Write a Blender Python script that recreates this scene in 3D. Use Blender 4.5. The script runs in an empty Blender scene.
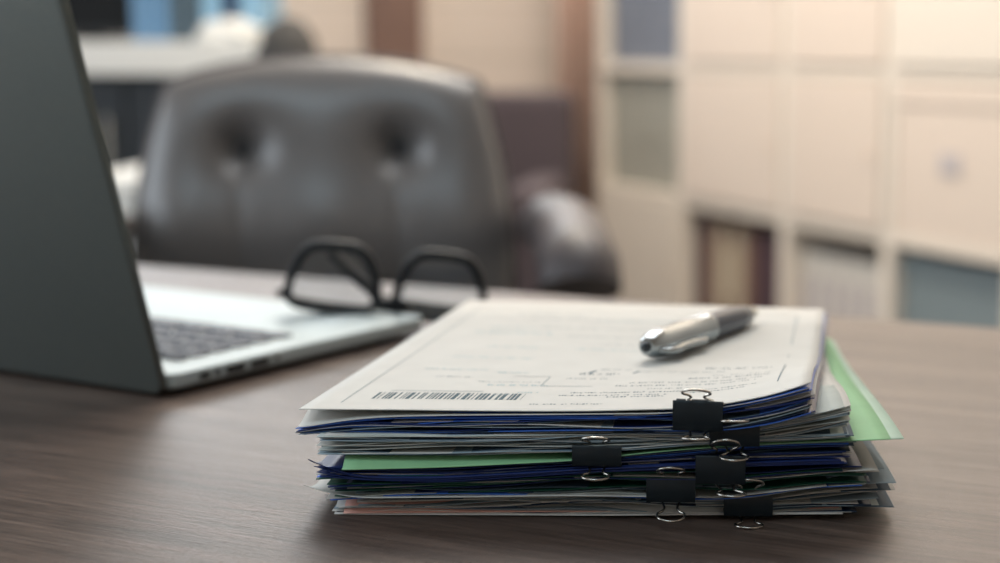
import bpy, bmesh, math, random
from mathutils import Vector, Matrix
random.seed(11)
SC = bpy.context.scene
COL = SC.collection
PI = math.pi
R = math.radians
# ------------------------------------------------------------------ camera numbers (desk top is z = 0, floor z = -0.75)
F, CX, CY, H = 1600.0, 600.0, 281.5, 0.191
PT = math.atan(231.5/F)
def ray(px, py):
    a, b = (px-CX)/F, (CY-py)/F
    return Vector((a, math.cos(PT)+b*math.sin(PT), -math.sin(PT)+b*math.cos(PT)))
def on_z(px, py, z):
    r = ray(px, py); k = (z-H)/r.z; return Vector((r.x*k, r.y*k, z))
def on_y(px, py, y):
    r = ray(px, py); k = y/r.y; return Vector((r.x*k, y, H+r.z*k))
def proj(p):
    x, y, z = p[0], p[1], p[2]-H
    d = y*math.cos(PT)-z*math.sin(PT); u = y*math.sin(PT)+z*math.cos(PT)
    return CX+F*x/d, CY-F*u/d
def lin(c):
    c /= 255.0
    return c/12.92 if c <= .04045 else ((c+.055)/1.055)**2.4
def rgb(r, g, b): return (lin(r), lin(g), lin(b), 1)
def lerp(a, b, t): return a+(b-a)*t
def sm(t): t = max(0, min(1, t)); return t*t*(3-2*t)
def pl(pts, x):
    if x <= pts[0][0]: return pts[0][1]
    for (a, b), (c, d) in zip(pts, pts[1:]):
        if x <= c: return b+(d-b)*sm((x-a)/(c-a)) if False else b+(d-b)*(x-a)/(c-a)
    return pts[-1][1]
# ------------------------------------------------------------------ materials
def mat(name, col, rough=.6, metal=0, spec=.5, coat=0, coat_rough=.1, noise=0, nscale=200, bump=0, alpha=1):
    m = bpy.data.materials.new(name); m.use_nodes = True
    nt = m.node_tree; b = nt.nodes['Principled BSDF']
    b.inputs['Base Color'].default_value = col
    b.inputs['Roughness'].default_value = rough
    b.inputs['Metallic'].default_value = metal
    b.inputs['Specular IOR Level'].default_value = spec
    b.inputs['Coat Weight'].default_value = coat
    b.inputs['Coat Roughness'].default_value = coat_rough
    if noise or bump:
        tc = nt.nodes.new('ShaderNodeTexCoord'); n = nt.nodes.new('ShaderNodeTexNoise')
        n.inputs['Scale'].default_value = nscale; n.inputs['Detail'].default_value = 4
        nt.links.new(tc.outputs['Object'], n.inputs['Vector'])
        if noise:
            r = nt.nodes.new('ShaderNodeValToRGB')
            r.color_ramp.elements[0].position = .3; r.color_ramp.elements[1].position = .7
            r.color_ramp.elements[0].color = tuple(c*(1-noise) for c in col[:3])+(1,)
            r.color_ramp.elements[1].color = tuple(min(1, c*(1+noise)) for c in col[:3])+(1,)
            nt.links.new(n.outputs['Fac'], r.inputs['Fac']); nt.links.new(r.outputs['Color'], b.inputs['Base Color'])
        if bump:
            bp = nt.nodes.new('ShaderNodeBump'); bp.inputs['Strength'].default_value = bump; bp.inputs['Distance'].default_value = .001
            nt.links.new(n.outputs['Fac'], bp.inputs['Height']); nt.links.new(bp.outputs['Normal'], b.inputs['Normal'])
    return m
M = {}
def P(name, col, **k):
    M[name] = mat(name, col, **k); return M[name]
P('paper_white', rgb(204, 203, 198), rough=.75, noise=.03, nscale=60)
P('paper_cream', rgb(190, 198, 194), rough=.8, noise=.05, nscale=60)
P('paper_grey', rgb(146, 164, 174), rough=.8, noise=.06, nscale=60)
P('paper_slate', rgb(80, 102, 120), rough=.7, noise=.08, nscale=60)
P('film_navy', rgb(28, 48, 104), rough=.35, noise=.15, nscale=80)
P('film_blue', rgb(66, 120, 222), rough=.35, noise=.1, nscale=80)
P('film_dark', rgb(30, 50, 76), rough=.4, noise=.2, nscale=80)
P('paper_green', rgb(138, 190, 142), rough=.7, noise=.05, nscale=60)
P('paper_mint', rgb(178, 205, 188), rough=.7, noise=.04, nscale=60)
P('film_green', rgb(30, 92, 76), rough=.45, noise=.12, nscale=80)
P('paper_pink', rgb(226, 172, 158), rough=.75, noise=.04, nscale=60)
P('print_ink', rgb(92, 112, 122), rough=.8)
P('faint_ink', rgb(142, 154, 158), rough=.8)
P('teal_ink', rgb(146, 176, 184), rough=.8)
P('dark_ink', rgb(50, 82, 94), rough=.8)
P('clip_black', rgb(18, 30, 37), rough=.45, spec=.4)
P('wire_steel', rgb(190, 186, 178), rough=.22, metal=1)
P('aluminium', rgb(186, 198, 200), rough=.5, metal=.2, spec=.35, noise=.02, nscale=300)
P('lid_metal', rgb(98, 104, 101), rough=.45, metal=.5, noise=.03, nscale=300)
P('key_black', rgb(26, 42, 66), rough=.45, spec=.3)
P('port_black', rgb(12, 16, 18), rough=.5)
P('screen_black', rgb(10, 12, 14), rough=.5, spec=.2)
P('rubber', rgb(18, 20, 22), rough=.7)
P('frame_black', rgb(12, 22, 30), rough=.45, spec=.35)
P('chrome', rgb(214, 218, 216), rough=.12, metal=1)
P('pen_chrome', rgb(164, 172, 176), rough=.16, metal=1)
P('pen_grey', rgb(82, 88, 98), rough=.32, metal=.6)
P('pen_dark', rgb(30, 36, 40), rough=.3)
P('leather', rgb(104, 101, 100), rough=.36, spec=.7, coat=.35, coat_rough=.28, bump=.15, nscale=300)
P('leather_dark', rgb(70, 64, 66), rough=.5, coat=.1, coat_rough=.4)
P('button_leather', rgb(44, 48, 52), rough=.4)
P('white_laminate', rgb(224, 213, 200), rough=.6)
P('cream_laminate', rgb(220, 204, 190), rough=.6)  # frame and door tones kept pale and close, imitating a washed-out glow
P('box_blue_hazed', rgb(112, 118, 130), rough=.6)  # box colours lifted: background haze is put into these three tones
P('box_grey_hazed', rgb(158, 156, 146), rough=.6)
P('box_teal_hazed', rgb(124, 136, 140), rough=.6)
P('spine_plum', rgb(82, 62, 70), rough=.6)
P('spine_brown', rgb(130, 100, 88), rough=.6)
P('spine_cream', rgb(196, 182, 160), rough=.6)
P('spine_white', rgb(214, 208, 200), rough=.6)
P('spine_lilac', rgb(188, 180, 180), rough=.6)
P('dark_wood', rgb(48, 46, 50), rough=.5)
P('mauve_fabric', rgb(74, 64, 68), rough=.9, bump=.2)
P('curtain', rgb(226, 196, 180), rough=.9, noise=.08, nscale=30)
P('brown_wood', rgb(122, 96, 86), rough=.5, noise=.1, nscale=15)
P('counter_white', rgb(222, 222, 218), rough=.4)
P('counter_dark', rgb(30, 36, 42), rough=.5)
P('binder_blue', rgb(96, 136, 172), rough=.4)
P('binder_sky', rgb(136, 178, 206), rough=.4)
P('binder_slate', rgb(70, 88, 100), rough=.4)
P('binder_navy', rgb(26, 50, 84), rough=.4)
P('bag_grey', rgb(66, 64, 62), rough=.7, bump=.3)
P('floor_carpet', rgb(92, 88, 84), rough=.95, noise=.15, nscale=90)
P('window_frame', rgb(220, 218, 212), rough=.5)

def wood_desk():
    m = bpy.data.materials.new('desk_wood'); m.use_nodes = True; nt = m.node_tree; b = nt.nodes['Principled BSDF']
    N = nt.nodes.new; L = nt.links.new
    tc = N('ShaderNodeTexCoord')
    def noise(sx, sy, det, rough=.6, dist=0):
        mp = N('ShaderNodeMapping'); mp.inputs['Scale'].default_value = (sx, sy, 1)
        L(tc.outputs['Object'], mp.inputs['Vector'])
        n = N('ShaderNodeTexNoise'); n.inputs['Scale'].default_value = 1; n.inputs['Detail'].default_value = det
        n.inputs['Roughness'].default_value = rough; n.inputs['Distortion'].default_value = dist
        L(mp.outputs['Vector'], n.inputs['Vector']); return n
    a = noise(2.2, 34, 6, .6, .6); c = noise(22, 420, 5, .75); d = noise(120, 1500, 3, .7)
    r1 = N('ShaderNodeValToRGB'); e = r1.color_ramp.elements
    e[0].position = .3; e[0].color = rgb(72, 58, 52); e[1].position = .7; e[1].color = rgb(124, 106, 96)
    L(a.outputs['Fac'], r1.inputs['Fac'])
    r2 = N('ShaderNodeValToRGB'); e = r2.color_ramp.elements
    e[0].position = .35; e[0].color = (.38, .37, .37, 1); e[1].position = .62; e[1].color = (1.12, 1.12, 1.12, 1)
    L(c.outputs['Fac'], r2.inputs['Fac'])
    mx = N('ShaderNodeMix'); mx.data_type = 'RGBA'; mx.blend_type = 'MULTIPLY'; mx.inputs[0].default_value = .9
    L(r1.outputs['Color'], mx.inputs[6]); L(r2.outputs['Color'], mx.inputs[7])
    L(mx.outputs[2], b.inputs['Base Color'])
    ad = N('ShaderNodeMath'); ad.operation = 'ADD'; L(c.outputs['Fac'], ad.inputs[0]); L(d.outputs['Fac'], ad.inputs[1])
    bp = N('ShaderNodeBump'); bp.inputs['Strength'].default_value = .6; bp.inputs['Distance'].default_value = .0006
    L(ad.outputs[0], bp.inputs['Height']); L(bp.outputs['Normal'], b.inputs['Normal'])
    b.inputs['Roughness'].default_value = .33; b.inputs['Specular IOR Level'].default_value = .5
    return m
M['desk_wood'] = wood_desk()
def lens_mat():
    m = bpy.data.materials.new('lens_glass'); m.use_nodes = True; nt = m.node_tree
    nt.nodes.remove(nt.nodes['Principled BSDF']); o = nt.nodes['Material Output']
    t = nt.nodes.new('ShaderNodeBsdfTransparent'); t.inputs[0].default_value = (.93, .95, .96, 1)
    g = nt.nodes.new('ShaderNodeBsdfGlossy'); g.inputs['Roughness'].default_value = .03
    f = nt.nodes.new('ShaderNodeFresnel'); f.inputs[0].default_value = 1.4
    x = nt.nodes.new('ShaderNodeMixShader')
    nt.links.new(f.outputs[0], x.inputs[0]); nt.links.new(t.outputs[0], x.inputs[1]); nt.links.new(g.outputs[0], x.inputs[2])
    nt.links.new(x.outputs[0], o.inputs[0]); return m
M['lens_glass'] = lens_mat()
def wall_mat():
    m = mat('wall_paint', rgb(220, 206, 196), rough=.85)
    nt = m.node_tree; b = nt.nodes['Principled BSDF']
    tc = nt.nodes.new('ShaderNodeTexCoord'); br = nt.nodes.new('ShaderNodeTexBrick')
    mp = nt.nodes.new('ShaderNodeMapping'); mp.inputs['Rotation'].default_value = (R(90), 0, R(90))
    nt.links.new(tc.outputs['Object'], mp.inputs['Vector']); nt.links.new(mp.outputs['Vector'], br.inputs['Vector'])
    br.inputs['Scale'].default_value = 3; br.inputs['Mortar Size'].default_value = .02
    br.inputs['Color1'].default_value = rgb(222, 208, 197); br.inputs['Color2'].default_value = rgb(216, 204, 193); br.inputs['Mortar'].default_value = rgb(204, 192, 180)
    nt.links.new(br.outputs['Color'], b.inputs['Base Color']); return m
M['wall_paint'] = wall_mat()
M['wall_plain'] = mat('wall_plain', rgb(216, 206, 196), rough=.85, noise=.02, nscale=5)
# ------------------------------------------------------------------ object helpers
def empty(name, loc=(0, 0, 0), rz=0, label=None, cat=None, group=None, rot=None):
    o = bpy.data.objects.new(name, None); COL.objects.link(o); o.empty_display_size = .02
    o.location = loc; o.rotation_euler = rot if rot else (0, 0, rz)
    return tag(o, label, cat, group)
def tag(o, label=None, cat=None, group=None, kind=None):
    if label: o['label'] = label
    if cat: o['category'] = cat
    if group: o['group'] = group
    if kind: o['kind'] = kind
    return o
def mesh(name, verts, faces, mats, parent=None, smooth=False, midx=None, loc=None, rot=None):
    me = bpy.data.meshes.new(name); me.from_pydata([tuple(v) for v in verts], [], faces)
    for m in (mats if isinstance(mats, (list, tuple)) else [mats]): me.materials.append(M[m] if isinstance(m, str) else m)
    if midx:
        for p, i in zip(me.polygons, midx): p.material_index = i
    bm = bmesh.new(); bm.from_mesh(me); bmesh.ops.recalc_face_normals(bm, faces=bm.faces); bm.to_mesh(me); bm.free()
    if smooth: me.polygons.foreach_set('use_smooth', [True]*len(me.polygons))
    me.update()
    o = bpy.data.objects.new(name, me); COL.objects.link(o); o.parent = parent
    if loc: o.location = loc
    if rot: o.rotation_euler = rot
    return o
class G:
    """collects geometry for ONE mesh"""
    def __init__(s): s.v = []; s.f = []; s.m = []
    def add(s, v, f, mi=0):
        n = len(s.v); s.v += [Vector(a) for a in v]; s.f += [tuple(i+n for i in q) for q in f]; s.m += [mi]*len(f); return s
    def box(s, x0, x1, y0, y1, z0, z1, mi=0, bev=0):
        if bev:
            bm = bmesh.new(); bmesh.ops.create_cube(bm, size=1)
            for v in bm.verts: v.co = Vector((lerp(x0, x1, v.co.x+.5), lerp(y0, y1, v.co.y+.5), lerp(z0, z1, v.co.z+.5)))
            bmesh.ops.bevel(bm, geom=bm.edges[:], offset=bev, segments=2, affect='EDGES', profile=.6)
            bm.verts.ensure_lookup_table()
            s.add([v.co.copy() for v in bm.verts], [[v.index for v in f.verts] for f in bm.faces], mi); bm.free(); return s
        v = [(x, y, z) for x in (x0, x1) for y in (y0, y1) for z in (z0, z1)]
        return s.add(v, [(0, 1, 3, 2), (4, 6, 7, 5), (0, 4, 5, 1), (2, 3, 7, 6), (0, 2, 6, 4), (1, 5, 7, 3)], mi)
    def tube(s, pts, rad, n=8, closed=False, mi=0, flat=1.0, up=None):
        pts = [Vector(p) for p in pts]; k = len(pts); rings = []
        rr = rad if isinstance(rad, (list, tuple)) else [rad]*k
        prev = None
        for i, p in enumerate(pts):
            a = pts[(i-1) % k] if (closed or i) else p; b = pts[(i+1) % k] if (closed or i < k-1) else p
            t = (b-a).normalized()
            if up is not None: nrm = Vector(up)-t*t.dot(Vector(up))
            elif prev is None: nrm = t.orthogonal()
            else: nrm = prev-t*t.dot(prev)
            nrm.normalize(); prev = nrm; bi = t.cross(nrm)
            rings.append([p+(nrm*math.cos(2*PI*j/n)*flat+bi*math.sin(2*PI*j/n))*rr[i] for j in range(n)])
        v = [q for r in rings for q in r]; f = []
        for i in range(k if closed else k-1):
            for j in range(n):
                a, b = i*n+j, i*n+(j+1) % n; c, d = ((i+1) % k)*n+(j+1) % n, ((i+1) % k)*n+j
                f.append((a, b, c, d))
        if not closed: f += [tuple(range(n-1, -1, -1)), tuple(range((k-1)*n, k*n))]
        return s.add(v, f, mi)
    def lathe(s, prof, n=32, mi=0, axis='y'):
        v = []; f = []; k = len(prof)
        for (r, h) in prof:
            for j in range(n):
                c, d = math.cos(2*PI*j/n)*r, math.sin(2*PI*j/n)*r
                v.append((c, h, d) if axis == 'y' else (c, d, h))
        for i in range(k-1):
            for j in range(n): f.append((i*n+j, i*n+(j+1) % n, (i+1)*n+(j+1) % n, (i+1)*n+j))
        f += [tuple(range(n)), tuple(range((k-1)*n, k*n))]
        return s.add(v, f, mi)
    def prism(s, outline, z0, z1, mi=0, inset0=0):
        n = len(outline); c = Vector((sum(p[0] for p in outline)/n, sum(p[1] for p in outline)/n))
        v = []
        for p in outline:
            q = Vector((p[0], p[1])); d = (c-q); d = d.normalized()*inset0 if d.length else d
            v.append((q.x+d.x, q.y+d.y, z0))
        v += [(p[0], p[1], z1) for p in outline]
        f = [tuple(range(n-1, -1, -1)), tuple(range(n, 2*n))]+[(i, (i+1) % n, n+(i+1) % n, n+i) for i in range(n)]
        return s.add(v, f, mi)
    def build(s, name, mats, parent=None, smooth=False, loc=None, rot=None):
        return mesh(name, s.v, s.f, mats, parent, smooth, s.m, loc, rot)
def auto(o, deg=35):
    me = o.data; me.polygons.foreach_set('use_smooth', [True]*len(me.polygons))
    try: me.set_sharp_from_angle(angle=R(deg))
    except Exception: pass
    return o
def rrect(x0, x1, y0, y1, r, seg=6):
    out = []
    for cx, cy, a in ((x1-r, y1-r, 0), (x0+r, y1-r, 90), (x0+r, y0+r, 180), (x1-r, y0+r, 270)):
        for i in range(seg+1):
            t = R(a+90*i/seg); out.append((cx+r*math.cos(t), cy+r*math.sin(t)))
    return out
def spline(pts, n=6, closed=False):
    pts = [Vector(p) for p in pts]; k = len(pts); out = []
    for i in range(k if closed else k-1):
        if closed: p0, p1, p2, p3 = pts[(i-1) % k], pts[i], pts[(i+1) % k], pts[(i+2) % k]
        else: p0, p1, p2, p3 = pts[max(0, i-1)], pts[i], pts[i+1], pts[min(k-1, i+2)]
        for j in range(n):
            t = j/n
            out.append(.5*((2*p1)+(-p0+p2)*t+(2*p0-5*p1+4*p2-p3)*t*t+(-p0+3*p1-3*p2+p3)*t**3))
    if not closed: out.append(pts[-1])
    return out

# ================================================================== DESK
a, b = on_z(140, 265, 0), on_z(1000, 328, 0)
DA = math.atan2(b.y-a.y, b.x-a.x)                       # direction of the far edge
o_desk = a.copy(); o_desk.z = 0
desk = empty('desk', (o_desk.x, o_desk.y, -.75), DA, 'long wooden office desk with brown grey grain carrying the laptop and paper pile', 'desk')
g = G(); g.box(-1.0, 1.5, -1.0, 0, .722, .75, bev=.0015)
auto(g.build('desktop', 'desk_wood', desk))
for x in (-.92, 1.36):
    for y in (-.93, -.13): G().box(x, x+.06, y, y+.06, 0, .722, bev=.003).build('leg', 'counter_dark', desk)
G().box(-.86, 1.36, -.10, -.08, .50, .722).build('modesty_panel', 'counter_dark', desk)

# ================================================================== PAPER BUNDLES
LV = [
 [(299,409),(450,411),(600,411),(672,410),(698,409),(725,404),(770,396),(815,381)],
 [(299,432),(350,431),(450,432),(600,431),(698,431),(735,426),(780,418),(822,410),(850,404)],
 [(320,456),(450,455),(597,450),(734,443),(800,440),(850,438)],
 [(310,474),(450,474),(597,466),(721,461),(850,457)],
 [(320,486),(450,483),(597,478),(670,479),(721,480),(800,472),(880,470)],
 [(330,500),(450,498),(597,497),(670,499),(749,498),(800,490),(890,486)],
 [(335,513),(450,514),(597,517),(749,519),(850,519),(903,516)]]
B1TOP = [(299,409),(450,411),(600,411),(698,409),(725,404),(770,396),(815,381)]
B1BOT = [(299,434),(350,431),(450,433),(600,431),(698,431),(725,431),(775,425),(822,411)]
ZR = [.0430, .0340, .0245, .0178, .0130, .0060, .0006]    # heights of the seven levels at the rear
SHEETS = []
class Bundle:
    def __init__(s, pxl, pyl, zl, yaw, W=.213, D=.29):
        p = on_z(pxl, pyl, zl); s.x0, s.y0, s.yaw, s.W, s.D = p.x, p.y, R(yaw), W, D
    def xy(s, u, v, dx=0, dy=0, dyaw=0):
        a = s.yaw+dyaw
        return s.x0+dx+u*math.cos(a)+v*math.sin(a), s.y0+dy-u*math.sin(a)+v*math.cos(a)
    def zfront(s, line, u, dx=0, dyaw=0):
        x, y = s.xy(u, 0, dx, 0, dyaw); z = .025
        for _ in range(3):
            px, _q = proj((x, y, z)); py = pl(line, px); z = on_y(px, py, y).z
        return z
def smooth_line(b, line, dx, dyaw, W):
    zs = [b.zfront(line, W*i/40.0, dx, dyaw) for i in range(41)]
    for _ in range(3): zs = [zs[0]]+[(zs[i-1]+2*zs[i]+zs[i+1])/4 for i in range(1, 40)]+[zs[-1]]
    return zs
def samp(zs, s):
    s = max(0, min(1, s))*40; i = min(39, int(s)); return lerp(zs[i], zs[i+1], s-i)
def sheet(parent, name, material, b, zs, zrear, dx=0, dy=0, dyaw=0, W=None, D=None, th=.00012, blend=.6, wob=.0002, zmin=.0003, corner=None, side_drop=0, blend2=None, label=None):
    """one thin sheet: zs = front-edge heights, blending to the rear height"""
    W = W or b.W; D = D or b.D
    us = [i/36 for i in range(37)]; vs = [0, .006, .015, .03, .05, .08, .12, .18, .26, .36, .5, .65, .8, 1]
    ph = [random.uniform(0, 6.28) for _ in range(4)]; fq = [random.uniform(3, 7), random.uniform(9, 17)]
    def zz(s, t):
        zf = samp(zs, s); w = 1-sm(t/blend) if blend else 0
        w = w if not isinstance(blend2, float) else 1-sm(t/lerp(blend, blend2, sm((s-.45)/.45))); z = lerp(zrear, zf, w)+wob*(math.sin(fq[0]*s*2+ph[0])+.6*math.sin(fq[1]*s+ph[1]))*(1-.6*t)
        if side_drop: z -= side_drop*sm((s-.9)/.1)*t*(1 if t < .98 else 1)
        if corner:
            kind, sz, am = corner                         # left / right front corner curl
            q = (s if kind == 'L' else 1-s)*W+t*D
            if q < sz: z += am*(1-q/sz)**2
        return max(zmin, z)
    v = []; nU, nV = len(us), len(vs)
    for k in (1, 0):
        for t in vs:
            for s in us:
                x, y = b.xy(s*W, t*D, dx, dy, dyaw); v.append((x, y, zz(s, t)+k*th))
    f = []; n = nU*nV
    for j in range(nV-1):
        for i in range(nU-1):
            a_ = j*nU+i; f.append((a_, a_+1, a_+nU+1, a_+nU)); f.append((n+a_, n+a_+nU, n+a_+nU+1, n+a_+1))
    for i in range(nU-1):
        f.append((i, n+i, n+i+1, i+1)); q = (nV-1)*nU+i; f.append((q, q+1, n+q+1, n+q))
    for j in range(nV-1):
        q = j*nU; f.append((q, q+nU, n+q+nU, n+q)); q = j*nU+nU-1; f.append((q, n+q, n+q+nU, q+nU))
    o = mesh(name, v, f, material, parent)
    if label: o['label'] = label
    o.data.polygons.foreach_set('use_smooth', [i < 2*(nU-1)*(nV-1) for i in range(len(f))])
    return o, zz
NAME = {'paper_white': 'white_sheet', 'paper_cream': 'cream_sheet', 'paper_grey': 'grey_sheet', 'paper_slate': 'slate_sheet', 'film_navy': 'navy_folder',
        'film_blue': 'blue_folder', 'film_dark': 'dark_folder', 'paper_green': 'green_sheet', 'paper_mint': 'mint_sheet', 'film_green': 'green_folder', 'paper_pink': 'pink_sheet'}
def fill(parent, b, top, bot, zt, zb, cols, jx=.0015, jy=.0012, jyaw=.25, fan=0, th=.00014, wob=.00018, margin=.04, shifts=(0,)):
    n = len(cols)
    A, B_ = smooth_line(b, top, 0, 0, b.W), smooth_line(b, bot, 0, 0, b.W)
    top_mid, bot_mid = A[20], B_[20]
    gaps = [random.choice([.25, .35, .5, 1.2, 1.8]) for _ in range(n-1)]; acc = [0]
    for q in gaps: acc.append(acc[-1]+q)
    wp = [random.uniform(0, 6.28) for _ in range(2)]; clump = 0
    for i, c in enumerate(cols):
        f = margin+(1-2*margin)*acc[i]/acc[-1]
        if i and gaps[i-1] > 1: wp = [random.uniform(0, 6.28) for _ in range(2)]
        env = 4*f*(1-f)*abs(top_mid-bot_mid)*.16
        zs = [max(.0004, lerp(p, q, f)+env*(math.sin(7*k/40+wp[0])+.5*math.sin(17*k/40+wp[1]))) for k, (p, q) in enumerate(zip(A, B_))]
        # pages of a clump stick together: soften
        sheet(parent, NAME[c], c, b, zs, lerp(zt, zb, f), dx=random.uniform(-jx, jx)+fan*(f-.5)+random.choice(shifts), dy=random.uniform(-jy, jy*.3), dyaw=R(random.uniform(-jyaw, jyaw)),
              th=th*(1.6 if c.startswith('film') else 1), wob=wob)

W_, C_, G_, S_ = 'paper_white', 'paper_cream', 'paper_grey', 'paper_slate'
NV, BL, DK, GN, MT, FG, PK = 'film_navy', 'film_blue', 'film_dark', 'paper_green', 'paper_mint', 'film_green', 'paper_pink'
b1 = Bundle(299, 409, .0435, 9.0, .2105, .297)
b2 = Bundle(321, 437, .0335, 5.0, .2145, .29)
b3 = Bundle(324, 460, .0245, 3.5, .2120, .29)
b4 = Bundle(322, 478, .0170, 3.0, .2100, .29)
b5 = Bundle(330, 488, .0120, 2.5, .2180, .29)
b6 = Bundle(336, 512, .0005, 2.5, .2150, .29)

bd1 = empty('paper_bundle', (b1.x0, b1.y0, .034), 0, 'top clipped bundle of blue and grey sheets right under the printed form', 'paper bundle', 'clipped paper bundles in the pile')
bd2 = empty('paper_bundle', (b2.x0, b2.y0, .0245), 0, 'thick clipped bundle of pale cream pages, second from the top of the pile', 'paper bundle', 'clipped paper bundles in the pile')
bd3 = empty('paper_bundle', (b3.x0, b3.y0, .0178), 0, 'clipped bundle of navy folders just below the light green sheet', 'paper bundle', 'clipped paper bundles in the pile')
bd4 = empty('paper_bundle', (b4.x0, b4.y0, .013), 0, 'thin clipped bundle of mixed dark sheets in the lower middle of the pile', 'paper bundle', 'clipped paper bundles in the pile')
bd5 = empty('paper_bundle', (b5.x0, b5.y0, .006), 0, 'clipped bundle with dark green edges, second from the bottom of the pile', 'paper bundle', 'clipped paper bundles in the pile')
bd6 = empty('paper_bundle', (b6.x0, b6.y0, 0), 0, 'bottom clipped bundle with a pink sheet, lying on the desk', 'paper bundle', 'clipped paper bundles in the pile')
def anchor(e):
    # children are modelled in world coordinates: undo the Empty's own place
    for c in [o for o in COL.objects if o.parent == e]:
        c.matrix_parent_inverse = Matrix.Translation(-e.location)
# bundle 1 ---------------------------------------------------------
B1B = [(297,429),(320,427),(350,421),(390,418),(450,416),(600,415),(698,414),(725,408),(770,400),(818,386)]
fill(bd1, b1, B1B, B1BOT, .0415, .0348, [BL, BL, W_, NV, BL, S_, NV, W_, DK, G_, NV, DK, BL], jx=.002, wob=.0003)
z_cov = smooth_line(b1, [(297,427),(320,425),(350,419),(390,416),(450,414.5),(600,413.5),(672,413),(725,407),(770,399),(818,385)], 0, 0, b1.W)
sheet(bd1, 'white_sheet', W_, b1, z_cov, .0420, dx=-.0008, dy=-.0018, blend=.075, wob=.0001, label='white cover sheet drooping at its front left corner')
# bundle 2 ---------------------------------------------------------
B2TOP = [(299,435),(450,435),(600,433),(698,433),(735,431),(780,423),(822,413),(850,405)]
fill(bd2, b2, B2TOP, LV[2], .0338, .0250, [W_, C_, C_, G_, C_, W_, G_, C_, G_, S_, C_, W_, G_, C_, G_, C_, S_, C_, G_, W_, S_, G_, G_], jx=.0022, jy=.0018, wob=.0003)
# the green sheet and the pale sheet poking out to the right ----------
b3g = Bundle(343, 465, .0225, 3.2, .222, .285)
gs_line = [(338,468),(450,465),(572,459.5),(672,448),(757,443),(830,440),(895,437)]
zg = smooth_line(b3g, gs_line, 0, 0, b3g.W)
sg, _ = sheet(None, 'green_sheet', 'paper_green', b3g, zg, .0265, dx=0, dy=-.0035, blend=.035, blend2=.8, wob=.0001, th=.0002)
tag(sg, 'large light green sheet poking out from the middle of the pile on both sides', 'sheet')
zg2 = [z-.0008 for z in zg]
b3h = Bundle(352, 467, .0220, 2.6, .224, .285)
sp, _ = sheet(None, 'pale_sheet', 'paper_mint', b3h, smooth_line(b3h, [(338,469),(450,466),(572,461),(672,452),(757,446),(830,443),(905,439)], 0, 0, b3h.W), .0245, dy=.0, blend=.3, blend2=.9, wob=.0001, th=.0002)
tag(sp, 'pale mint sheet just under the green one, its corner farthest out at right', 'sheet')
# bundle 3 ---------------------------------------------------------
fill(bd3, b3, [(320,467),(450,464.5),(572,460),(672,452),(734,446),(800,442),(850,440)], LV[3], .0243, .0182, [NV, G_, BL, NV, S_, DK, NV, W_, NV, NV], jx=.002, wob=.0003, shifts=(0, .003))
zc = smooth_line(b3, [(306,475),(350,476),(450,477),(597,468),(721,463),(850,459)], 0, 0, .216)
sheet(bd3, 'navy_folder', NV, b3, zc, .0182, dx=-.0060, dy=-.003, W=.216, blend=.2, wob=.0001, th=.0003, corner=('L', .030, .0075), label='navy folder with its left corner curled up')
for am, dz in ((.0048, .0004), (.0030, .0008), (.0014, .0012)): sheet(bd3, 'navy_folder', NV, b3, [max(.0005, q-dz) for q in zc], .0182-dz, dx=-.0050+dz*3, dy=-.0028, W=.214, blend=.2, wob=.0001, th=.0003, corner=('L', .030, am))
# bundle 4 ---------------------------------------------------------
fill(bd4, b4, LV[3], LV[4], .0175, .0132, [S_, W_, BL, G_, FG, NV, W_, FG, NV], jx=.003, wob=.0003, shifts=(0, .002, .010, .014))
# bundle 5 ---------------------------------------------------------
fill(bd5, b5, LV[4], LV[5], .0128, .0063, [FG, W_, FG, NV, S_, FG, G_, NV, C_, BL, G_, W_], jx=.003, wob=.0004, shifts=(0, .002, .008, .012))
z5 = smooth_line(b5, [(312,498),(340,497),(400,496),(597,494),(749,496),(890,480)], 0, 0, .214)
sheet(bd5, 'white_sheet', W_, b5, z5, .0064, dx=-.0105, dy=-.003, W=.214, blend=.25, wob=.0001, corner=('L', .03, .006), label='white sheet sticking out with a folded left corner')
sheet(bd5, 'grey_sheet', G_, b5, [z-.0006 for z in smooth_line(b5, [(330,494),(450,492),(597,490),(749,490),(800,482),(850,470),(886,474)], 0, 0, .218)], .0120, dx=.010, dy=.002, dyaw=R(-1), blend=.4, wob=.0002)
# bundle 6 ---------------------------------------------------------
fill(bd6, b6, LV[5], [(335,512),(903,514)], .006, .0007, [W_, S_, W_, G_, W_, DK, C_, G_, S_, W_, DK], jx=.002, wob=.0003, shifts=(0, .008, .015, .018))
zp = smooth_line(b6, [(345,511.5),(400,511.5),(450,511),(597,512),(749,512),(900,508)], 0, 0, .205)
sheet(bd6, 'pink_sheet', PK, b6, zp, .0045, dx=.0035, dy=-.003, dyaw=R(-1.6), W=.205, blend=.028, wob=.00005, label='pink sheet whose front edge shows at lower left')
zp2 = smooth_line(b6, [(336,513),(400,513),(597,514),(900,512)], 0, 0, .21)
sheet(bd6, 'white_sheet', W_, b6, zp2, .0040, dx=-.0004, dy=-.0025, W=.21, blend=.028, wob=.00003)
zq = smooth_line(b6, [(335,500),(749,502),(800,496),(860,490),(880,497),(905,508)], 0, 0, .218)
sheet(bd6, 'white_sheet', W_, b6, zq, .0055, dx=.018, dy=.0015, W=.2135, blend=.4, wob=.0002, label='white sheet with its right corner bending down')
for e in (bd1, bd2, bd3, bd4, bd5, bd6): anchor(e)

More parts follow.
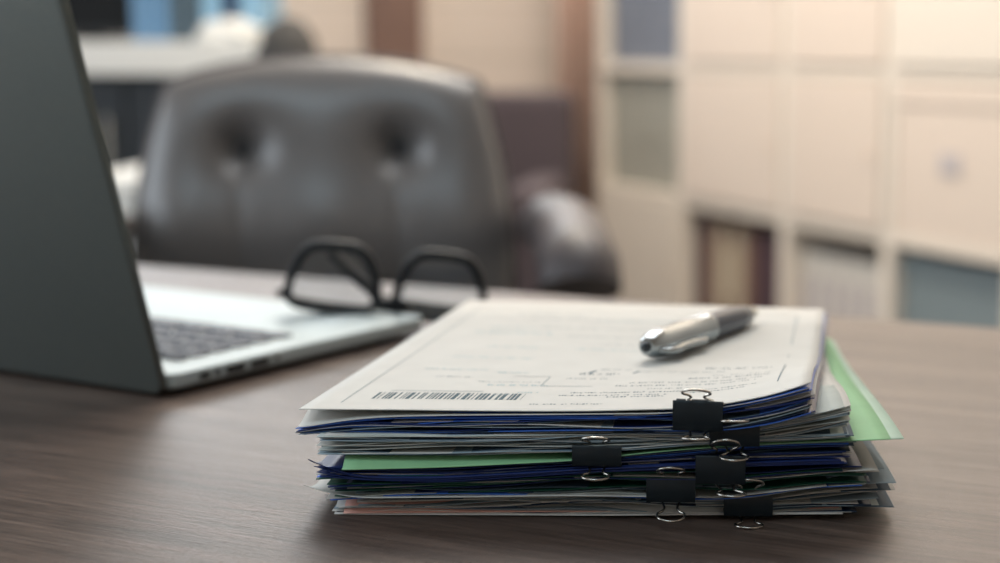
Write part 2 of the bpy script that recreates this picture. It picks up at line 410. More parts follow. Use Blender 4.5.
# ------------------------------------------------------------------ the printed form on top
z_top = smooth_line(b1, B1TOP, 0, 0, b1.W)
form, ztop = sheet(None, 'printed_form', ['paper_white', 'print_ink', 'faint_ink', 'teal_ink', 'dark_ink'], b1, z_top, .0432, dy=-.0004, blend=.55, wob=.00008, th=.00022)
tag(form, 'white printed form with a barcode lying on top of the paper pile under the pen', 'document')
def form_point(u, v, lift=.00022+.00008):
    x, y = b1.xy(u, v, 0, -.0004, 0); return Vector((x, y, ztop(u/b1.W, v/b1.D)+lift))
ink = G(); NS = form.data
def mark(u0, u1, v0, v1, mi, skew=0, n=1):
    n = max(1, int(abs(u1-u0)/.006))
    for i in range(n):
        a0, a1 = lerp(u0, u1, i/n), lerp(u0, u1, (i+1)/n)
        ink.add([form_point(a0, v0), form_point(a1, v0), form_point(a1+skew, v1), form_point(a0+skew, v1)], [(0, 1, 2, 3)], mi)
rnd = random.Random(5)
def inv_form(px, py):
    p = on_z(px, py, .0436)
    for _ in range(4):
        dx, dy = p.x-b1.x0, p.y+.0004-b1.y0; a = b1.yaw
        u = dx*math.cos(a)-dy*math.sin(a); v = dx*math.sin(a)+dy*math.cos(a)
        p = on_z(px, py, ztop(max(0, min(1, u/b1.W)), max(0, min(1, v/b1.D)))+.0003)
    return u, v
# barcode (world marks on the paper)
u0, v0 = inv_form(371, 398.5); u1, v1 = inv_form(522, 398.0); vb = inv_form(380, 392.2)[1]
u = u0
while u < u1:
    w = rnd.choice([.0005, .0008, .0012, .0018]); mark(u, min(u+w, u1), v0, vb, 4); u += w+rnd.choice([.0005, .0007, .0011, .0016])
mark(u0+.004, u0+.045, vb+.0035, vb+.0045, 2)
def text(u0, u1, v, h=.0016, mi=1):
    u = u0
    while u < u1:
        w = rnd.uniform(.002, .007)
        q = u
        while q < min(u+w, u1):
            c = rnd.uniform(.0006, .0011); mark(q, q+c, v+rnd.choice([0, 0, h*.3]), v+h*rnd.choice([.6, .75, 1]), mi); q += c+.0005
        u += w+.0018
# ruled frame
def rule(u0, v0, u1, v1, w=.0003, mi=2):
    n = max(2, int(math.hypot(u1-u0, v1-v0)/.01)); d = Vector((u1-u0, v1-v0)).normalized(); p = Vector((-d.y, d.x))*w
    for i in range(n):
        a0, a1 = i/n, (i+1)/n
        A = (lerp(u0, u1, a0), lerp(v0, v1, a0)); B = (lerp(u0, u1, a1), lerp(v0, v1, a1))
        ink.add([form_point(A[0]-p.x, A[1]-p.y), form_point(B[0]-p.x, B[1]-p.y), form_point(B[0]+p.x, B[1]+p.y), form_point(A[0]+p.x, A[1]+p.y)], [(0, 1, 2, 3)], mi)
rule(.014, .013, .014, .27); rule(.196, .03, .196, .15, mi=1); rule(.196, .17, .196, .27); rule(.014, .27, .196, .27)
rule(.075, .075, .092, .075); rule(.092, .075, .092, .052); rule(.092, .052, .115, .052)
for (a0, a1, v, h, mi) in [(.095,.125,.012,.0012,1),(.085,.094,.036,.002,3),(.075,.085,.032,.0012,2),(.068,.096,.052,.002,3),(.062,.09,.060,.0012,2),(.030,.060,.088,.0018,3),(.066,.080,.082,.002,3),
    (.035,.075,.12,.0018,3),(.045,.07,.15,.002,3),(.09,.125,.15,.0024,3),(.1,.13,.165,.0016,2),(.08,.15,.185,.002,2),(.06,.14,.21,.002,2),(.05,.11,.235,.002,2),
    (.100,.118,.070,.002,2),(.104,.122,.082,.003,1),(.112,.126,.095,.002,2),(.108,.155,.036,.0016,1),(.104,.150,.030,.0014,1),(.125,.150,.026,.0014,1),(.140,.158,.044,.0014,1),(.125,.185,.052,.0014,1),
    (.130,.188,.060,.0014,1),(.160,.186,.038,.0014,1),(.158,.182,.032,.0014,1),(.155,.19,.070,.0022,1),(.165,.190,.078,.0014,2),(.13,.17,.09,.0016,2),(.16,.19,.10,.003,1),(.15,.188,.12,.0016,2),(.13,.185,.24,.002,2),(.03,.07,.19,.003,3),(.035,.06,.205,.002,3),(.09,.14,.235,.0026,3),(.04,.055,.07,.0018,2),(.12,.15,.126,.002,1),(.04,.08,.25,.0024,2)]:
    text(a0, a1, v, h*1.35, mi)
# small round stamp near the right border
cu, cv = inv_form(786, 350)
ring = [form_point(cu+.0036*math.cos(2*PI*i/20), cv+.0046*math.sin(2*PI*i/20)) for i in range(20)]
ink.add(ring, [tuple(range(20))], 2)
for (cu2, w) in ((.108, .0008), (.128, .0006)): rule(cu2, .086, cu2+.002, .093, w, 1)
# join the ink marks into the form's own mesh
bm = bmesh.new(); bm.from_mesh(form.data)
vs = [bm.verts.new(v) for v in ink.v]
for f_, mi in zip(ink.f, ink.m):
    q = bm.faces.new([vs[i] for i in f_]); q.material_index = mi
bm.to_mesh(form.data); bm.free()

# ================================================================== BINDER CLIPS
def clip(px, py0, py1, b, label, gap_front=.0035, lead=.0035, up=R(20), down=R(20), yaw=0):
    # spine centre in front of the bundle's front edge
    best = min((i/200*b.W for i in range(201)), key=lambda u: abs(proj((*b.xy(u, 0), .03))[0]-px))
    x, y = b.xy(best, -lead); zt, zb = on_y(px, py0, y).z, on_y(px, py1, y).z
    hh = (zt-zb)/2; zc_ = (zt+zb)/2
    e = empty('binder_clip', (x, y, zc_), -b.yaw, label, 'binder clip', 'black binder clips on the front of the pile')
    w = .0100; dp = .0135; th = .0005
    lip = gap_front/2
    # profile in (y, z): lip top -> spine -> lip bottom, rolled tubes at the lips
    prof = []
    top = [(dp, lip+.0006), (dp*.5, lerp(lip, hh, .52)), (.0016, hh-.0004), (.0006, hh-.0001), (0, hh-.0010)]
    prof = top+[(q[0], -q[1]) for q in reversed(top)]
    outer = prof; inner = []
    for i, (yy, z) in enumerate(prof):
        a_ = prof[max(0, i-1)]; c_ = prof[min(len(prof)-1, i+1)]
        t = Vector((c_[0]-a_[0], c_[1]-a_[1])).normalized(); nrm = Vector((-t.y, t.x))
        if nrm.dot(Vector((dp*.6-yy, -z))) < 0: nrm = -nrm
        inner.append((yy+nrm.x*th, z+nrm.y*th))
    loop = outer+inner[::-1]; n = len(loop); g = G()
    v = [(-w, p, q) for p, q in loop]+[(w, p, q) for p, q in loop]
    f = [(i, (i+1) % n, n+(i+1) % n, n+i) for i in range(n)]
    m = len(outer)
    for i in range(m-1):
        f.append((i, i+1, n-2-i, n-1-i)); f.append((n+i, n+n-1-i, n+n-2-i, n+i+1))
    g.add(v, f)
    for sgn in (1, -1):
        for xa, xb in ((-w, -.0062), (-.0036, .0036), (.0062, w)):
            g.tube([(xa, dp, sgn*(lip+.0009)), (xb, dp, sgn*(lip+.0009))], .0009, 8)
    auto(g.build('clip_body', 'clip_black', e))
    for sgn, ang in ((1, up), (-1, down)):
        # wire handle: feet in the lip tubes, narrow waist, flared rounded loop in front of the spine
        r = .00052; base = lip+.0011; L = .0255
        z_at = math.tan(ang)
        half = [(.0036, 0), (.0050, .0012), (.0046, .005), (.0034, .0110), (.0026, .0150), (.0034, .0172), (.0052, .0190), (.0056, .0208), (.0046, .0228), (.0022, .0242), (0, .0246)]
        pts = half+[(-q[0], q[1]) for q in reversed(half[:-1])]
        # slope: the wire lies on the jaw up to the spine edge, continues beyond it
        slope = (hh-base+.0012)/dp
        P3 = []
        for (xx, d) in pts:
            zz = base+min(d, dp)*slope+max(0, d-dp)*z_at
            xx2 = xx+math.tan(yaw)*max(0, d-.004)*(1 if sgn < 0 else .4); P3.append((xx2, dp-d, max(sgn*zz, -zc_+.0008)))
        P3 = [tuple(p) for p in spline(P3, 4)]
        G().tube(P3, r, 6).build('wire_handle', 'wire_steel', e, smooth=True)
    return e
clip(698, 401, 432, b1, 'black binder clip on the printed form at the top of the pile', gap_front=.0045, lead=.0035, up=R(27), down=R(-4))
clip(734, 423, 447, b2, 'black binder clip just below and right of the topmost clip', gap_front=.005, lead=.0045, up=R(10), down=R(8))
clip(721, 456, 485, b3, 'black binder clip in the middle of the right hand column of clips', gap_front=.006, lead=.0065, up=R(36), down=R(2), yaw=R(14))
clip(597, 446, 467, b3, 'black binder clip farthest to the left, alone beside the green sheet', gap_front=.004, lead=.0040, up=R(24), down=R(6))
clip(670, 478, 503, b5, 'lower black binder clip between the leftmost clip and the bottom right one', gap_front=.005, lead=.0050, up=R(28), down=R(16))
clip(749, 492, 517, b6, 'lowest black binder clip, its wire loop reaching down to the desk', gap_front=.005, lead=.0050, up=R(32), down=R(20))

# ================================================================== PEN
pa, pb = on_z(650, 364, .0435), on_z(754, 323, .0435)
dirp = Vector((pb.x-pa.x, pb.y-pa.y, 0)); Lp = dirp.length; angp = math.atan2(dirp.y, dirp.x)
def sheet_z(x, y):
    dx, dy = x-b1.x0, y-b1.y0; a = b1.yaw
    return ztop((dx*math.cos(a)-dy*math.sin(a))/b1.W, (dx*math.sin(a)+dy*math.cos(a))/b1.D)+.0003
RP = .0074
za, zb = sheet_z(pa.x, pa.y), sheet_z(pb.x, pb.y)
pen = empty('ballpoint_pen', (pa.x, pa.y, za+RP+.0006), 0, 'chrome and grey ballpoint pen lying across the printed form', 'pen', rot=(math.atan2(zb-za-.0022, Lp), 0, angp-PI/2))
def lg(name, prof, m): return auto(G().lathe([(q[0]*1.11, q[1]) for q in prof], 36).build(name, m, pen), 40)
LL = Lp
lg('cap', [(.0012, -.0042), (.0034, -.0040), (.0040, -.0030), (.0046, -.0010), (.0058, .0030), (.0064, .012), (.0067, .030), (.0067, LL*.47), (.0069, LL*.475), (.0069, LL*.50), (.0063, LL*.505)], 'pen_chrome')
lg('push_button', [(.0006, -.0062), (.0018, -.0058), (.0022, -.0048), (.0022, -.0038)], 'pen_dark')
lg('barrel', [(.0062, LL*.505), (.0064, LL*.55), (.0064, LL*.70), (.0060, LL*.80), (.0050, LL*.885), (.0046, LL*.89)], 'pen_grey')
lg('tip_ring', [(.0046, LL*.888), (.0048, LL*.893), (.0046, LL*.91), (.0040, LL*.915)], 'pen_chrome')
lg('tip', [(.0038, LL*.914), (.0036, LL*.95), (.0030, LL*.985), (.0020, LL*1.0), (.0006, LL*1.012)], 'chrome')
g = G()
cl = [(.0045, .001, -.002), (.0085, .004, -.0022), (.0098, .010, -.0023), (.0088, .020, -.0022), (.0092, .034, -.0022), (.0100, .042, -.0024), (.0078, .046, -.0022)]
g.tube(spline(cl, 5), [.0014+.0006*math.sin(PI*i/30) for i in range(31)], 10, flat=1.0)
auto(g.build('pocket_clip', 'pen_chrome', pen), 60)

# ================================================================== LAPTOP
hc = on_z(171, 391, .004)                                   # hinge corner nearest the camera
fr = on_z(446, 313, .012)
vd = Vector((fr.x-hc.x, fr.y-hc.y, 0)).normalized()         # from hinge towards the user's edge
LW, LD, LH = .350, .232, .0125
# local frame: +x = from the near side towards the far-left side, -y.. use x axis = u, y axis = v
ud = Vector((-vd.y, vd.x, 0))
ang = math.atan2(ud.y, ud.x)                                # local x = ud ; local y = rot90(ud) = -vd
lap = empty('laptop', (hc.x, hc.y, 0), ang, 'silver laptop seen from behind its open lid at the left of the desk', 'laptop')
# local: x 0..LW along hinge, y 0..-LD towards user edge
def rslab(x0, x1, y0, y1, r, levels):
    g = G(); rings = []
    for z, ins in levels: rings.append([(p[0], p[1], z) for p in rrect(x0+ins, x1-ins, y0+ins, y1-ins, max(.001, r-ins*.6), 8)])
    n = len(rings[0]); v = [p for r_ in rings for p in r_]; f = [tuple(range(n-1, -1, -1)), tuple(range((len(rings)-1)*n, len(rings)*n))]
    for k in range(len(rings)-1): f += [(k*n+i, k*n+(i+1) % n, (k+1)*n+(i+1) % n, (k+1)*n+i) for i in range(n)]
    return g.add(v, f)
auto(rslab(0, LW, -LD, 0, .008, [(.0016, .014), (.0024, .006), (.0042, .0012), (.006, 0), (.0118, 0), (.0128, .0007)]).build('base', 'aluminium', lap), 30)
KX0, KX1, KY1, KY0 = .024, LW-.024, -.030, -.135
kw = rslab(KX0-.002, KX1+.002, KY0-.002, KY1+.002, .003, [(.01285, 0), (.0130, 0)]).build('keyboard_deck', 'aluminium', lap)
rows = [(14, .009, .0)]+[(14, .0165, 0)]*5
y = KY1; keyproto = {}
for ri, (n, h, _) in enumerate([(14, .010, 0), (14, .0165, 0), (14, .0165, 0), (13, .0165, 0), (12, .0165, 0), (8, .0165, 0)]):
    pitch = (KX1-KX0)/n; wid = [1.0]*n
    if ri == 5: wid = [1, 1, 1, 1.25, 5, 1.25, 1, 2.5]; 
    tot = sum(wid); x = KX0
    for wv in wid:
        ww = (KX1-KX0)*wv/tot; key = (round(ww, 4), h)
        if key not in keyproto:
            g = rslab(.0013, ww-.0013, -h+.0013, -.0013, .0015, [(.0129, 0), (.0141, .0001), (.0144, .0005)])
            k = auto(g.build('key', 'key_black', lap)); keyproto[key] = k
        else:
            k = keyproto[key].copy(); COL.objects.link(k)
        k.location = (x, y, 0); x += ww
    y -= h+.0014
rslab(LW*.33, LW*.67, -LD+.012, -LD+.082, .003, [(.0127, 0), (.0130, 0)]).build('trackpad', 'aluminium', lap)
for (ya, yb, z0, z1) in [(-.022, -.030, .0065, .0100), (-.034, -.038, .007, .0098), (-.043, -.058, .0062, .0104), (-.063, -.078, .0062, .0104), (-.083, -.087, .0075, .0098)]:
    G().box(-.0004, .002, yb, ya, z0, z1).build('port', 'port_black', lap)
for sx in (.03, LW-.03):
    for sy in (-.03, -LD+.03): G().lathe([(.006, 0), (.006, .0018)], 16, axis='z').build('rubber_foot', 'rubber', lap, loc=(sx, sy, 0))
# lid: its inner face looks to the user, it leans back over the hinge
LA = R(15)
lid_e = rslab(0, LW, 0, LD+.004, .008, [(-.0052, .0025), (-.0048, .001), (-.003, 0), (-.0005, 0), (0, .0006)])
M4 = Matrix.Translation((0, .0006, .0032)) @ Matrix.Rotation(PI/2-LA, 4, 'X')
# local slab plane: x right, y up the lid ; slab z negative = outer side
def xf(g, mx): g.v = [mx @ v for v in g.v]; return g
# rotating about X by (90-LA) sends +y to (0, sin LA, cos LA); thickness -z goes to +y side (outside)
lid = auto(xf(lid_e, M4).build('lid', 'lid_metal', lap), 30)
scr = xf(G().box(.008, LW-.008, .014, LD-.006, .0001, .0006), M4).build('display', 'screen_black', lap)
G().tube([(.03, .0005, .0085), (LW-.03, .0005, .0085)], .0048, 12).build('hinge', 'port_black', lap)

# ================================================================== GLASSES (upside down, folded)
gc = on_z(331, 313, .0135); 
gl = empty('eyeglasses', (gc.x, gc.y, .0132), 0, 'black framed eyeglasses resting upside down on the laptop palm rest', 'eyeglasses', rot=(R(-4), R(6.5), R(9)))
hw, hh_ = .0300, .0222
shape = [(-1, -.52), (-.97, -.1), (-.83, .45), (-.62, .83), (-.35, .97), (.15, 1.0), (.52, .93), (.78, .6), (.93, .1), (1, -.4), (.93, -.78), (.6, -.97), (0, -1), (-.55, -.96), (-.9, -.84)]
def rim_pts(cx, s, off=0):
    return [Vector((cx+s*(hw+off)*p[0], 0, hh_+.0022+(hh_+off)*p[1])) for p in shape]
C2 = .0730
gf = G()
for cx, s in ((0, 1), (C2, -1)):
    pts = spline(rim_pts(cx, s), 5, True)
    rad = [.0029+.0008*sm((p.z-.012)/.03) for p in pts]
    gf.tube(pts, rad, 8, closed=True, up=(0, 1, 0))
gf.tube(spline([(hw-.001, 0, .0125), (hw+.004, -.001, .0105), (C2/2, -.0015, .0098), (C2-hw-.004, -.001, .0105), (C2-hw+.001, 0, .0125)], 4), .0040, 8)
for s, bx in ((-1, -hw), (1, C2+hw)):
    gf.tube(spline([(bx+.0*s, 0, .013), (bx+.003*s, .001, .0105), (bx+.005*s, .006, .0105)], 4), .0034, 8)
auto(gf.build('frame', 'frame_black', gl), 60)
for cx, s in ((0, 1), (C2, -1)):
    pts = spline(rim_pts(cx, s, -.0012), 4, True); n = len(pts)
    v = [(p.x, -.0008, p.z) for p in pts]+[(p.x, .0008, p.z) for p in pts]
    mesh('lens', v, [tuple(range(n)), tuple(range(2*n-1, n-1, -1))]+[(i, (i+1) % n, n+(i+1) % n, n+i) for i in range(n)], 'lens_glass', gl)
    G().tube([(cx+s*(hw-.003), .003, .0165), (cx+s*(hw-.003), .005, .021)], .0022, 8).build('nose_pad', 'lens_glass', gl)
tr = [(C2+hw+.004, .006, .0105), (C2+hw-.010, .014, .0085), (C2-.008, .019, .0085), (C2-hw-.010, .022, .011), (.026, .024, .017), (.010, .026, .028), (-.004, .028, .0405)]
pr = spline(tr, 5); auto(G().tube(pr, [lerp(.0030, .0046, i/len(pr)) for i in range(len(pr))], 8).build('temple_arm', 'frame_black', gl), 60)
tl = [(-hw-.005, .006, .0105), (-hw+.006, .010, .0068), (0, .011, .0050), (C2/2, .011, .0045), (C2+.01, .010, .0045), (C2+.028, .009, .006)]
pr = spline(tl, 5); auto(G().tube(pr, [.0022]*len(pr), 8).build('temple_arm', 'frame_black', gl), 60)

# ================================================================== OFFICE CHAIR
CY_ = 1.95
cc = on_y(322, 150, CY_)
chair = empty('office_chair', (cc.x, CY_, -.75), R(4), 'brown grey leather office chair with two tufted buttons behind the desk', 'chair')
def zc(py): return on_y(322, py, CY_).z+.75
ztp = zc(57); zbt = ztp-.52; hwid = .231
def backrest():
    g = G(); nu, nv = 72, 64; zm = (ztp+zbt)/2; hz = (ztp-zbt)/2
    btn = [(-.098, zc(150)), (.092, zc(150)), (-.098, zc(150)-.19), (.092, zc(150)-.19)]
    def front(u, v):
        k = .22
        x = u*math.sqrt(1-k*v*v)*(1+.0*v); z = v*math.sqrt(1-k*u*u)
        kk = math.sqrt(1-k)
        sx = hwid*x*(1.0-.07*max(0, v)**2)/1.0
        sz = hz*z
        return sx, zm+sz
    v_ = []; 
    for side in (1, -1):
        for j in range(nv+1):
            for i in range(nu+1):
                u, v = -1+2*i/nu, -1+2*j/nv
                x, z = front(u, v)
                e = (1-abs(u)**5)*(1-abs(v)**6); e = max(0, e)**.5
                if side == 1:
                    y = -.045*e-.012*(1-u*u)*(1-v*v)
                    d = 0
                    for (bx, bz) in btn:
                        rr = math.hypot(x-bx, z-bz); d += .026*math.exp(-(rr/.024)**2)+.016*math.exp(-(rr/.055)**2)
                    for bx in (-.098, .092):
                        lo = btn[0][1]
                        if z < lo: d += .0035*math.exp(-((x-bx)/.009)**2)*sm((lo-z)/.05)
                    d += .004*math.exp(-((z-(btn[0][1]-.095))/.01)**2)*0
                    y += d*min(1, e)
                    # pillow between the buttons
                    y -= .010*math.exp(-(((z-(lo-.09))/.05)**2))*math.cos(x/.19*2*PI*.5)**2*e
                else: y = .03*e+.006
                y += (z-zbt)*.10+.02*(x/hwid)**2*-1
                v_.append((x, y, z))
    n = (nu+1)*(nv+1); f = []
    for j in range(nv):
        for i in range(nu):
            a_ = j*(nu+1)+i; f.append((a_, a_+1, a_+nu+2, a_+nu+1)); f.append((n+a_, n+a_+nu+1, n+a_+nu+2, n+a_+1))
    for i in range(nu):
        f.append((i, n+i, n+i+1, i+1)); q = nv*(nu+1)+i; f.append((q, q+1, n+q+1, n+q))
    for j in range(nv):
        q = j*(nu+1); f.append((q, q+nu+1, n+q+nu+1, n+q)); q += nu; f.append((q, n+q, n+q+nu+1, q+nu+1))
    g.add(v_, f)
    o = g.build('backrest', 'leather', chair, smooth=True)
    # welt around the edge
    pts = []
    for t in range(96):
        a_ = 2*PI*t/96; cu, su = math.cos(a_), math.sin(a_); mxx = max(abs(cu), abs(su)); u, v = cu/mxx, su/mxx
        x, z = front(u, v); pts.append((x*1.005, .003+(z-zbt)*.10-.02*(x/hwid)**2, z))
    G().tube(pts, .0045, 8, closed=True).build('piping', 'leather_dark', o, smooth=True)
    for bx, bz in btn:
        sp_ = G().lathe([(.001, -.006), (.006, -.0055), (.010, -.003), (.011, 0)], 20)
        sp_.build('button', 'button_leather', o, smooth=True, loc=(bx, -.052+.034+.001+(bz-zbt)*.10-.0, bz))
    return o
backrest()
# seat, arms, base
g = G(); zs_ = .46
bmv = []
o = rslab(-.25, .25, -.52, -.02, .07, [(zs_-.09, .03), (zs_-.07, .008), (zs_-.04, 0), (zs_-.02, .006), (zs_, .03), (zs_+.008, .08)])
auto(o.build('seat', 'leather', chair), 60)
AX = on_y(563, 240, 1.80).x-cc.x; AZ = on_y(563, 207, 1.80).z+.75
for s in (-1, 1):
    x = s*AX
    g = G(); pts = spline([(x-s*.035, .03, AZ-.045), (x-s*.02, -.02, AZ-.035), (x, -.08, AZ-.045), (x, -.20, AZ-.048), (x, -.29, AZ-.055), (x, -.31, AZ-.075)], 5)
    g.tube(pts, [lerp(.026, .045, sm(i/10)) for i in range(len(pts))], 16, flat=1.0)
    ar = auto(g.build('armrest', 'leather_dark', chair), 60)
    g = G(); g.tube(spline([(x, -.26, AZ-.09), (x, -.27, AZ-.18), (x*.95, -.26, zs_-.06), (x*.6, -.26, zs_-.10)], 5), .016, 10)
    g.build('arm_support', 'chrome', chair, smooth=True)
    g = G(); g.tube(spline([(x, .0, AZ-.06), (x, -.01, AZ-.18), (x*.95, -.10, zs_-.06), (x*.6, -.2, zs_-.10)], 5), .014, 10)
    g.build('arm_support', 'leather_dark', chair, smooth=True)
G().box(-.12, .12, -.4, -.1, zs_-.13, zs_-.09, bev=.006).build('seat_plate', 'counter_dark', chair)
G().tube([(0, -.27, zs_-.12), (0, -.27, .09)], .028, 16).build('gas_column', 'chrome', chair, smooth=True)
G().box(-.03, .03, -.12, .06, zs_-.10, zs_-.07, bev=.004).box(-.03, .03, .035, .06, zs_-.1, zbt+.15, bev=.004).build('back_bracket', 'counter_dark', chair)
for k in range(5):
    a_ = 2*PI*k/5+.3; c_, s_ = math.cos(a_), math.sin(a_)
    lg_ = G().tube([(c_*.02, -.27+s_*.02, .10), (c_*.17, -.27+s_*.17, .09), (c_*.30, -.27+s_*.30, .065)], [.028, .022, .016], 10).build('star_leg', 'chrome', chair, smooth=True)
    G().lathe([(.012, -.02), (.026, -.018), (.027, 0), (.026, .018), (.012, .02)], 20).build('caster', 'rubber', lg_, smooth=True, loc=(c_*.30, -.27+s_*.30, .027), rot=(0, 0, a_+PI/2))

# ================================================================== ROOM (frame along the shelf wall)
EX = Vector((.424, -.906, 0)).normalized(); AN = Vector((.4625, 4.0, -.75)); RZ = math.atan2(EX.y, EX.x)
EY = Vector((-EX.y, EX.x, 0))
def room(x, y, z=0): return AN+EX*x+EY*y+Vector((0, 0, z))
XB, XF, YR, YL, ZC = -1.45, 5.2, .37, -4.2, 2.75
def struct(name, g, m):
    o = g.build(name, m, None, loc=tuple(AN), rot=(0, 0, RZ)); o['kind'] = 'structure'; return o
struct('floor', G().box(XB-.15, XF+.15, YL-.15, YR+.15, -.1, 0), 'floor_carpet')
struct('wall_right', G().box(XB-.15, XF+.15, YR, YR+.15, 0, ZC), 'wall_plain')
WY0, WY1, WZ0, WZ1 = -1.86, -1.22, .97, 2.2                      # window opening in the back wall
g = G(); g.box(XB-.15, XB, YL-.15, WY0, 0, ZC).box(XB-.15, XB, WY1, YR, 0, ZC).box(XB-.15, XB, WY0, WY1, 0, WZ0).box(XB-.15, XB, WY0, WY1, WZ1, ZC)
struct('wall_back', g, 'wall_paint')
g = G(); f_ = .04
g.box(XB-.10, XB-.04, WY0, WY0+f_, WZ0, WZ1).box(XB-.10, XB-.04, WY1-f_, WY1, WZ0, WZ1).box(XB-.10, XB-.04, WY0, WY1, WZ0, WZ0+f_).box(XB-.10, XB-.04, WY0, WY1, WZ1-f_, WZ1)
win = empty('window_1', tuple(AN), RZ); win['kind'] = 'structure'
g.build('window_frame', 'window_frame', win)
G().box(XB-.075, XB-.068, WY0+f_, WY1-f_, WZ0+f_, WZ1-f_).build('pane', 'lens_glass', win)
# left wall with a broad window opening, camera-side wall
g = G(); g.box(XB, XF, YL-.15, YL, 0, .9).box(XB, XF, YL-.15, YL, 2.3, ZC).box(XB, XB+.8, YL-.15, YL, .9, 2.3).box(XF-2.2, XF, YL-.15, YL, .9, 2.3)
struct('wall_left', g, 'wall_plain')
struct('wall_front', G().box(XF, XF+.15, YL-.15, YR+.15, 0, ZC), 'wall_plain')
struct('ceiling', G().box(XB-.15, XF+.15, YL-.15, YR+.15, ZC, ZC+.1), 'wall_plain')
win = empty('window_2', tuple(AN), RZ); win['kind'] = 'structure'
g = G()
for x in (XB+.8, XB+2.2, XF-2.25): g.box(x, x+.05, YL-.10, YL-.04, .9, 2.3)
g.box(XB+.8, XF-2.2, YL-.10, YL-.04, .9, .95).box(XB+.8, XF-2.2, YL-.10, YL-.04, 2.25, 2.3)
g.build('window_frame', 'window_frame', win)
struct('baseboard_back', G().box(XB, XB+.015, YL, YR-.01, 0, .09), 'white_laminate')

# ------------------------------------------------------------------ shelf wall
T = .022
bk = empty('bookcase', tuple(AN), RZ, 'tall white modular shelf wall with open cubbies and doors along the right wall', 'bookcase')
cols = [-1.09, -.55, 0, .44, .88, 1.36, 1.84]; lev = [.10, .52, .89, 1.28, 1.66]
D0, D1 = 0, .34
G().box(cols[0], cols[-1], .02, D1, 0, .10-T/2).build('plinth', 'white_laminate', bk)
for i, x in enumerate(cols): G().box(x-T, x+T, D0, D1, .10-T/2, lev[-1]+T/2, bev=.002).build('upright', 'white_laminate', bk)
for z in lev:
    for x0, x1 in zip(cols, cols[1:]): G().box(x0+T, x1-T, D0, D1, z-T/2-.004, z+T/2+.004, bev=.002).build('shelf_board', 'white_laminate', bk)
G().box(cols[0], cols[-1], D1, D1+.008, .10, lev[-1]).build('back_panel', 'cream_laminate', bk)
doors = [(0, 0), (1, 1), (1, 2), (1, 3), (2, 1), (2, 2), (2, 3), (0, 3), (3, 2), (3, 3), (4, 1), (4, 2), (4, 3), (5, 1), (5, 2), (5, 3), (5, 0)]
for (c, r) in doors:
    d = G().box(cols[c]+T+.003, cols[c+1]-T-.003, -.006, .012, lev[r]+T/2+.007, lev[r+1]-T/2-.007, bev=.002).build('door', 'cream_laminate' if (c, r) in ((2, 1), (1, 1), (1, 2), (2, 2)) else 'white_laminate', bk)
    G().lathe([(.004, -.010), (.009, -.010), (.010, -.008), (.005, -.005), (.005, 0)], 16).build('knob', 'cream_laminate', d, loc=(cols[c+1]-T-.05, -.006, (lev[r]+lev[r+1])/2))
def storage_box(c, r, m, label, fill_w=.92, h=.9, front=None, yy=.03):
    x0, x1, z0, z1 = cols[c]+T, cols[c+1]-T, lev[r]+T/2+.004, lev[r+1]-T/2-.004
    w = (x1-x0)*fill_w; hgt = (z1-z0)*h; xm = (x0+x1)/2
    e = empty('storage_box', tuple(room(xm, yy, z0)), RZ, label, 'box')
    G().box(-w/2, w/2, 0, .28, 0, hgt-.03, bev=.004).build('box_body', m, e)
    G().box(-w/2-.004, w/2+.004, -.004, .284, hgt-.05, hgt, bev=.004).build('box_lid', m, e)
    pl_ = G().box(-.035, .035, -.0035, 0, hgt*.42, hgt*.56, bev=.001).build('label_holder', front or m, e)
    return e
storage_box(0, 2, 'box_blue_hazed', 'dark blue grey storage box in the upper left cubby of the shelf wall', .98, .97)
storage_box(0, 1, 'box_grey_hazed', 'olive grey storage box in the cubby below the blue grey box', .98, .97)
storage_box(3, 0, 'box_teal_hazed', 'slate teal storage box in the lower right cubby of the shelf wall', .98, .95)
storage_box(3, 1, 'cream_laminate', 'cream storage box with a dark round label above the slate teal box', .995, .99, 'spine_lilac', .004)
def binder(x, z0, w, h, m, label, group, dep=.27, lab=None, cat='binder', y=.035):
    e = empty('ring_binder', tuple(room(x+w/2, y, z0)), RZ, label, cat, group)
    G().box(-w/2, w/2, 0, dep, 0, h, bev=.003).build('cover', m, e)
    if lab: G().box(-w*.33, w*.33, -.0012, 0, h*.45, h*.82).build('spine_label', lab, e)
    G().lathe([(.009, -.0015), (.011, -.0012), (.011, 0)], 14).build('finger_ring', 'chrome', e, loc=(0, 0, h*.22))
    return e
x = cols[1]+T+.004; zb_ = lev[0]+T/2+.004
bl = [('spine_plum', .055, None, 'plum dark binder standing first from the left beside the white panel'), ('spine_brown', .05, None, 'brown binder second from left in the dark binder row'),
      ('spine_cream', .06, None, 'wide cream binder third from left in the dark binder row'), ('spine_brown', .045, 'spine_cream', 'brown binder with a cream label in the middle of the row'),
      ('spine_cream', .06, None, 'cream binder right of the brown labelled one'), ('spine_brown', .05, None, 'brown binder just left of the dark pair at the row end'),
      ('spine_plum', .075, None, 'broad dark plum binder near the right end of the row'), ('spine_plum', .06, None, 'dark plum binder touching the upright at the right end of the row')]
for i, (m, w, lab, label) in enumerate(bl):
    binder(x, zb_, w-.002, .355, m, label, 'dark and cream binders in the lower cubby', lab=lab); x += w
x = cols[2]+T+.006
wl = ['white binder first from left in the white binder row', 'white binder second from left in the white binder row', 'white binder in the middle left of the white binder row',
      'white binder in the middle right of the white binder row', 'white binder second from right in the white binder row', 'white binder last at right in the white binder row']
for i in range(6):
    binder(x, zb_, .060, .33, 'spine_white', wl[i], 'white binders in the lower cubby', lab='spine_lilac'); x += .064

